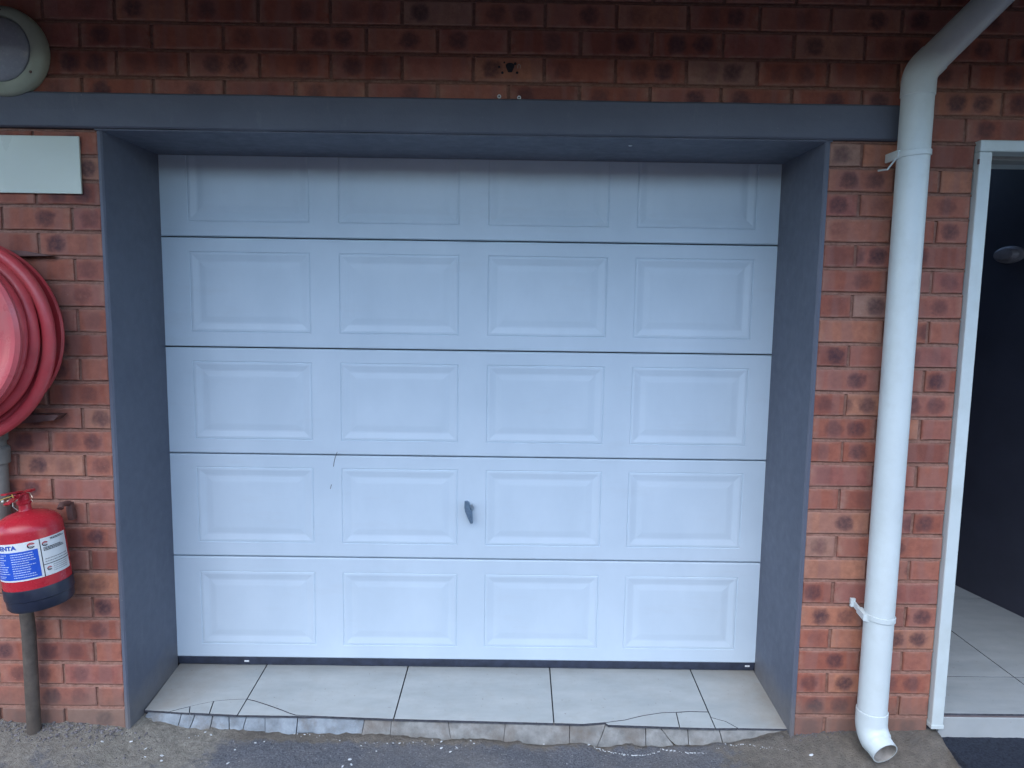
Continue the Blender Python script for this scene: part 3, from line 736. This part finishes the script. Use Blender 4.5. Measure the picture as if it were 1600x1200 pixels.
# ------------------------------------------------------------------ notice board
c0, c1, c2 = on_wall(124, 213, -.012), on_wall(127, 303, -.012), on_wall(0, 302, -.012)
m = MB(); m.box((-.98, -.014, c1.z), ((c0.x + c1.x) / 2, -.006, c0.z), .0015)
nb = m.build('notice_board', MT['board']); tag(nb, 'blank pale cream board fixed to the brick under the lintel band', 'board')
for x, z in ((-.95, c1.z + .02), (-.95, c0.z - .02)):
    m = MB(); m.lathe([(0, -.0165), (.003, -.016), (.004, -.0135)], 10, 'y', (x, 0, z)); s = m.build('board_screw', MT['steel']); s.parent = nb

# ------------------------------------------------------------------ hose reel
hx, hz = -.440, 1.352
hr = empty('hose_reel', (hx, 0, hz), 'red fire hose reel with rubber hose coiled round its drum', 'hose reel')
m = MB(); m.lathe([(.05, -.262), (.11, -.250), (.20, -.236), (.245, -.236), (.262, -.244), (.278, -.244), (.288, -.234), (.286, -.222), (.272, -.220), (.20, -.222), (.05, -.24)], 96, 'y', (hx, 0, hz)); m.build('front_disc', MT['reelred'], hr)
m = MB(); m.lathe([(.05, -.052), (.29, -.050), (.304, -.056), (.309, -.048), (.305, -.038), (.05, -.040)], 96, 'y', (hx, 0, hz)); m.build('back_disc', MT['hose'], hr)
m = MB(); m.lathe([(0, -.285), (.03, -.283), (.045, -.262), (.05, -.2), (.05, -.02), (0, -.02)], 40, 'y', (hx, 0, hz)); m.build('hub', MT['steel'], hr)
m = MB(); m.lathe([(.20, -.23), (.20, -.045)], 64, 'y', (hx, 0, hz)); m.build('drum', MT['reelred'], hr)
# the hose is wound in two layers, its last turns hang slack below the drum
m = MB(); HR = .0205; ly = [-.200, -.162, -.124, -.088]
def turn(y, R, sag, dr, seed, a_off=0.):
    pts = []
    for k in range(120):
        a = 2 * pi * k / 120
        r = R + .006 * noise.noise(Vector((cos(a) * 1.5, sin(a) * 1.5, seed)))
        low = max(0., -sin(a)) ** 1.5
        pts.append((hx + r * cos(a) + dr * low, y + .010 * sin(a + seed) + .006 * noise.noise(Vector((cos(a) * 2, sin(a) * 2, seed + 9))), hz + r * sin(a) - sag * low))
    m.tube(pts, HR, 16, closed=True)
for i, y in enumerate(ly): turn(y, .232, 0, 0, i)
turn(-.193, .266, .002, 0, 11); turn(-.150, .274, .014, .006, 12); turn(-.112, .282, .030, .012, 14); turn(-.078, .268, .006, 0, 15)
turn(-.132, .306, .034, .010, 21); turn(-.098, .292, .050, -.010, 23)
m.build('hose', MT['hose'], hr)
m = MB()
q = on_wall(55, 398, -.02); z_ = q.z
m.prism([(-.62, -.035, z_ + .028), (-.27, -.035, z_ + .012), (-.17, -.035, z_ - .003), (-.27, -.035, z_ - .006), (-.62, -.035, z_ - .006)], (0, .034, 0)); m.build('top_bracket', MT['steel'], hr)
q = on_wall(98, 650, -.03)
m = MB(); m.prism([(-.62, -.05, q.z + .004), (q.x, -.05, q.z + .006), (q.x - .02, -.05, q.z - .012), (-.40, -.05, q.z - .038), (-.62, -.05, q.z - .038)], (0, .048, 0)); m.build('bottom_bracket', MT['steel'], hr)

# ------------------------------------------------------------------ water pipes
wp = empty('valve_pipe', (-.395, -.045, .9), 'thick weathered grey water pipe with a socket just below the hose reel', 'pipe')
m = MB(); m.tube([(-.385, -.045, .66), (-.385, -.045, 1.06)], .031, 24); m.build('pipe_length', MT['cpipe'], wp)
m = MB(); m.lathe([(.031, .905), (.039, .908), (.040, .96), (.034, .966), (.031, .97)], 32, 'z', (-.385, -.045, 0)); m.lathe([(.031, .985), (.036, .987), (.036, 1.03), (.031, 1.035)], 6, 'z', (-.385, -.045, 0), smooth=False); m.build('socket', MT['cpipe'], wp)
m = MB(); q0, q1_ = on_wall(36, 955, -.045), on_wall(54, 1128, -.045)
m.tube([(q1_.x - .003, -.045, -.10), (q1_.x, -.045, .30), (q0.x - .002, -.045, .62)], .0225, 24)
sp = m.build('standpipe', MT['gpipe']); tag(sp, 'dark grey steel standpipe rising from the ground behind the fire extinguisher', 'pipe')

# ------------------------------------------------------------------ fire extinguisher
fe = empty('fire_extinguisher', (-.205, -.128, .448), 'red fire extinguisher with black base and blue and white label hanging on the brick', 'fire extinguisher')
fe.scale = (1.01, 1.01, .885); fe.rotation_euler = (radians(0), radians(-6.5), 0)
R = .0985
def fpart(m, name, mat, label=None):
    o = m.build(name, mat); o.parent = fe; return o
m = MB(); m.lathe([(R, .07), (R, .296), (R * .985, .309), (R * .93, .322), (R * .80, .339), (R * .58, .352), (R * .34, .360), (.020, .364), (.018, .372), (.0175, .392), (.0001, .393)], 64); fpart(m, 'cylinder_body', MT['red'])
m = MB(); m.lathe([(R + .0012, .089), (R + .002, .085), (R + .002, .046), (R - .001, .043), (R - .001, .040), (R - .002, .012), (R - .008, .002), (R - .02, 0), (.0001, .004)], 64); fpart(m, 'base_boot', MT['boot'])
def cyl_patch(m, a0, a1, h0, h1, dr, na=None):
    na = na or max(1, int(abs(a1 - a0) / 5)); vs = []
    for k in range(na + 1):
        a = radians(a0 + (a1 - a0) * k / na)
        for h in (h0, h1): vs.append(((R + dr) * sin(a), -(R + dr) * cos(a), h))
    m.add(vs, [(2 * k, 2 * k + 2, 2 * k + 3, 2 * k + 1) for k in range(na)], smooth=True)
LZ0, LZ1 = .126, .268
m = MB(); cyl_patch(m, -75, 105, LZ0, LZ1, .0007); fpart(m, 'label', MT['lab_white'])
m = MB(); cyl_patch(m, -75, 43, LZ0 + .006, LZ1 - .032, .0012); fpart(m, 'label_blue_field', MT['lab_blue'])
m = MB(); cyl_patch(m, 47, 48.5, LZ0, LZ1, .0013); cyl_patch(m, 48.5, 105, LZ0 + .042, LZ0 + .0445, .0013); fpart(m, 'label_rule', MT['lab_blk'])
def text_on(m, txt, a_left, h, size, dr=.0015, bold=0.):
    cu = bpy.data.curves.new('t', 'FONT'); cu.body = txt; cu.size = size; cu.offset = bold; cu.resolution_u = 3
    ob = bpy.data.objects.new('t', cu); COL.objects.link(ob)
    me = bpy.data.meshes.new_from_object(ob)
    vs = []
    for v in me.vertices:
        a = radians(a_left) + v.co.x / R; vs.append(((R + dr) * sin(a), -(R + dr) * cos(a), h + v.co.y))
    m.add(vs, [list(p.vertices) for p in me.polygons])
    wd = max(v.co.x for v in me.vertices)
    bpy.data.objects.remove(ob); bpy.data.curves.remove(cu); bpy.data.meshes.remove(me)
    return wd
m = MB(); text_on(m, 'CENTA', -31, LZ1 - .0225, .0215, bold=.0009); fpart(m, 'label_name', MT['lab_text'])
def logo(a, h, s):
    mk, mr = MB(), MB()
    for mm_, t0, t1, r in ((mr, 20, 170, s), (mk, 170, 330, s), (mk, 200, 330, s * .45), (mr, 20, 160, s * .5)):
        vs = []
        for k in range(13):
            t = radians(t0 + (t1 - t0) * k / 12)
            for q in (r, r * .62):
                aa = radians(a) + q * cos(t) / R; vs.append(((R + .0016) * sin(aa), -(R + .0016) * cos(aa), h + q * sin(t)))
        mm_.add(vs, [(2 * k, 2 * k + 2, 2 * k + 3, 2 * k + 1) for k in range(12)])
    fpart(mk, 'logo_dark', MT['lab_blk']); fpart(mr, 'logo_red', MT['lab_red'])
logo(34, LZ1 - .016, .011); logo(56, LZ1 - .022, .009); logo(57, LZ0 + .026, .0075)
def lines_print(m, a0, a1, h0, h1, n, th, dens, r):
    for i in range(n):
        h = h1 - (h1 - h0) * i / max(1, n - 1); a = a0
        end = a1 - r.uniform(0, (a1 - a0) * .35)
        while a < end:
            l = r.uniform(1.2, 4.5); cyl_patch(m, a, min(a + l, end), h, h + th, .0016, 1); a += l + r.uniform(.5, 1.1) / dens
rr = random.Random(3)
m = MB(); lines_print(m, -40, -8, LZ0 + .030, LZ1 - .042, 9, .0026, 1, rr); lines_print(m, -2, 38, LZ0 + .014, LZ1 - .042, 11, .0026, 1, rr); lines_print(m, -38, -16, LZ0 + .014, LZ0 + .020, 2, .002, 1, rr); fpart(m, 'label_white_print', MT['lab_pale'])['kind'] = 'stuff'
m = MB(); lines_print(m, 66, 100, LZ1 - .012, LZ1 - .008, 2, .0028, 1, rr); lines_print(m, 52, 103, LZ1 - .048, LZ1 - .038, 3, .0030, 1.4, rr); lines_print(m, 52, 103, LZ0 + .052, LZ0 + .062, 2, .002, 1, rr); lines_print(m, 64, 100, LZ0 + .012, LZ0 + .034, 4, .0014, 1, rr); fpart(m, 'label_black_print', MT['lab_blk'])['kind'] = 'stuff'
m = MB(); m.lathe([(.020, .388), (.022, .392), (.022, .400), (.017, .404), (.017, .425), (.0001, .428)], 24); m.box((-.012, -.035, .424), (.014, .045, .434), .003); fpart(m, 'valve_head', MT['red'])
m = MB(); m.prism([(-.011, -.012, .436), (-.009, -.085, .446), (.009, -.085, .446), (.011, -.012, .436)], (0, 0, .006)); m.prism([(-.010, -.01, .424), (-.010, -.080, .410), (.010, -.080, .410), (.010, -.01, .424)], (0, 0, .004)); fpart(m, 'squeeze_handle', MT['red'])
m = MB(); m.tube([(-.015, 0, .406), (-.052, -.004, .404)], [.010, .0085], 14); m.lathe([(.0001, -.062), (.017, -.060), (.018, -.052), (.010, -.050)], 20, 'x', (0, -.004, .404)); fpart(m, 'pressure_gauge', MT['brass'])
m = MB(); m.tube([(.004, .0, .43), (.026, -.004, .430), (.034, -.01, .420), (.038, -.012, .412)], .0014, 6); m.tube([(.014, -.004, .398), (.032, -.01, .404), (.036, -.012, .396)], .0013, 6); m.tube([(-.018, -.02, .428), (-.014, -.035, .39), (-.004, -.03, .372)], .0013, 6); fpart(m, 'safety_pin', MT['brass'])
m = MB(); m.tube([(-.004, -.03, .431), (-.035, -.036, .424), (-.075, -.04, .411), (-.13, -.03, .395), (-.16, .0, .38)], .0013, 6); m.tube([(-.012, -.032, .437), (-.006, -.036, .424)], .0016, 6); fpart(m, 'seal_cord', MT['string'])
m = MB(); hk = [(.075, .055, .34), (.088, .080, .352), (.094, .090, .345)]
m.box((.068, .096, .28), (.088, .118, .350), .003); m.tube([(.080, .10, .350), (.082, .060, .358), (.084, .045, .345)], .010, 12); fpart(m, 'wall_bracket', MT['steel'])

# ------------------------------------------------------------------ roof eave above
re_ = empty('roof_eave', (1.5, -.4, 2.72), 'overhanging roof eave sheltering the brick wall', 'roof')
EZ, EY = 2.485, -1.25
for i in range(24):
    m = MB(); x = XL - .1 + i * .41; m.box((x + .002, EY, EZ), (x + .408, .03, EZ + .012)); m.build('soffit_board', MT['soffit'], re_)
m = MB(); m.box((XL - .1, EY - .025, EZ - .12), (XR + .5, EY - .002, EZ + .16), .003); m.build('fascia', MT['fascia'], re_)
m = MB(); m.prism([(XL - .1, EY - .12, EZ + .17), (XL - .1, EY - .12, EZ + .18), (XL - .1, .4, EZ + .42), (XL - .1, .4, EZ + .41)], (XR - XL + .6, 0, 0)); m.build('roof_sheet', MT['sheet'], re_)
m = MB(); pr = [(XL - .1, EY - .03 - .055 + .055 * cos(a), EZ + .11 + .055 * sin(a)) for a in [pi + pi * k / 10 for k in range(11)]]
pr2 = [(x, y, z + .003) for x, y, z in pr[::-1]]; m.prism(pr + pr2, (XR - XL + .6, 0, 0)); m.build('gutter', MT['pipe'], re_)

# ------------------------------------------------------------------ unseen wall across the yard, added to block low sky light
m = MB(); m.box((-14, -9.3, -.4), (16, -9.0, 2.9)); m.box((-14, -9.35, 2.9), (16, -8.95, 2.98))
tag(m.build('sky_block_wall', simple('sky_block_brick', (.22, .10, .08), .9, var=.3, sc=6)), 'plain brick wall added out of view across the yard to block low sky light', kind='structure')

# ------------------------------------------------------------------ loose stuff
def pebbles(m, x, y, z, s):
    bm = bmesh.new(); bmesh.ops.create_icosphere(bm, subdivisions=1, radius=s)
    q = Matrix.Rotation(rnd.uniform(0, 6), 3, Vector((rnd.random(), rnd.random(), rnd.random() + .1)).normalized()); sc = (rnd.uniform(.6, 1.2), rnd.uniform(.6, 1.2), rnd.uniform(.4, .8))
    for v in bm.verts:
        c = q @ (v.co * rnd.uniform(.8, 1.15)); v.co = Vector((x + c.x * sc[0], y + c.y * sc[1], z + c.z * sc[2]))
    m.bm(bm)
m = MB()
for _ in range(900):
    x = -.75 + .85 * rnd.random(); y = -abs(rnd.gauss(0.0, .06)) - .003
    if x > -.02: x = rnd.uniform(-.3, .12)
    pebbles(m, x, y, ground_z(x, y) + .001, .0015 + .0060 * rnd.random() ** 2.5)
for _ in range(900):
    x = rnd.uniform(-.6, 2.9); y = -.01 - rnd.random() ** 1.4 * .8; pebbles(m, x, y, ground_z(x, y), rnd.uniform(.0010, .0030))
for _ in range(90):
    x = rnd.uniform(2.4, 2.62); y = -abs(rnd.gauss(0, .012)); pebbles(m, x, y, ground_z(x, y) + .002, rnd.uniform(.0015, .004))
tag(m.build('gravel', MT['stone']), 'loose grey grit scattered along the foot of the wall', kind='stuff')
m = MB()
def fleck(px, py, s, Y=None):
    if rnd.random() < .3 and Y: return
    d = ray(px, py); t = None; s *= rnd.uniform(.5, 1.5)
    # march to the ground surface
    for k in range(400):
        tt = 1.5 + k * .01; p = CAM + d * tt
        if p.z < ground_z(p.x, p.y) + .003: t = tt; break
    if t is None: return
    p = CAM + d * t
    n = 6; a0 = rnd.uniform(0, 6); tl = rnd.uniform(-.4, .4)
    pts = [(p.x + s * (1 + rnd.uniform(-.4, .4)) * cos(a0 + k), p.y + s * .8 * sin(a0 + k), p.z + .003 + s * tl * cos(a0 + k)) for k in [2 * pi * j / n for j in range(n)]]
    m.prism(pts, (0, 0, .0012))
def path(L, step, jit, s):
    for (a, b) in zip(L, L[1:]):
        n = max(1, int(math.hypot(b[0] - a[0], b[1] - a[1]) / step))
        for k in range(n):
            t = k / n; fleck(a[0] + (b[0] - a[0]) * t + rnd.uniform(-1, 1), a[1] + (b[1] - a[1]) * t + rnd.gauss(0, jit), rnd.uniform(.3, 1.1) * s, 1)
path([(928, 1169), (945, 1175), (975, 1181), (1005, 1182), (1030, 1177), (1032, 1172), (1050, 1175), (1075, 1178), (1100, 1178)], 1.3, .6, .0032)
path([(1120, 1172), (1125, 1166), (1150, 1165), (1180, 1168), (1210, 1171), (1235, 1173)], 3.6, 1.5, .0030)
path([(455, 1147), (480, 1150), (500, 1153), (540, 1158), (580, 1163), (620, 1163), (660, 1162), (700, 1164), (745, 1165)], 4.5, 2.0, .0030)
path([(290, 1158), (300, 1150), (320, 1149), (345, 1150)], 5, 2.5, .0035)
for px, py, s in ((546, 1188, .009), (549, 1196, .007), (535, 1199, .006), (356, 1194, .006), (367, 1173, .004), (588, 1175, .004), (690, 1170, .006), (704, 1176, .006), (715, 1169, .006), (253, 1182, .005), (252, 1190, .005), (227, 1184, .004), (228, 1171, .004), (399, 1162, .004), (413, 1160, .003), (1268, 1181, .008), (850, 1164, .004), (920, 1165, .004), (886, 1195, .003), (160, 1160, .004), (205, 1160, .004)):
    fleck(px, py, s)
tag(m.build('paint_chips', MT['chip'], fix=False), 'broken line of white paint chips on the tarmac below the cracked riser', kind='stuff')
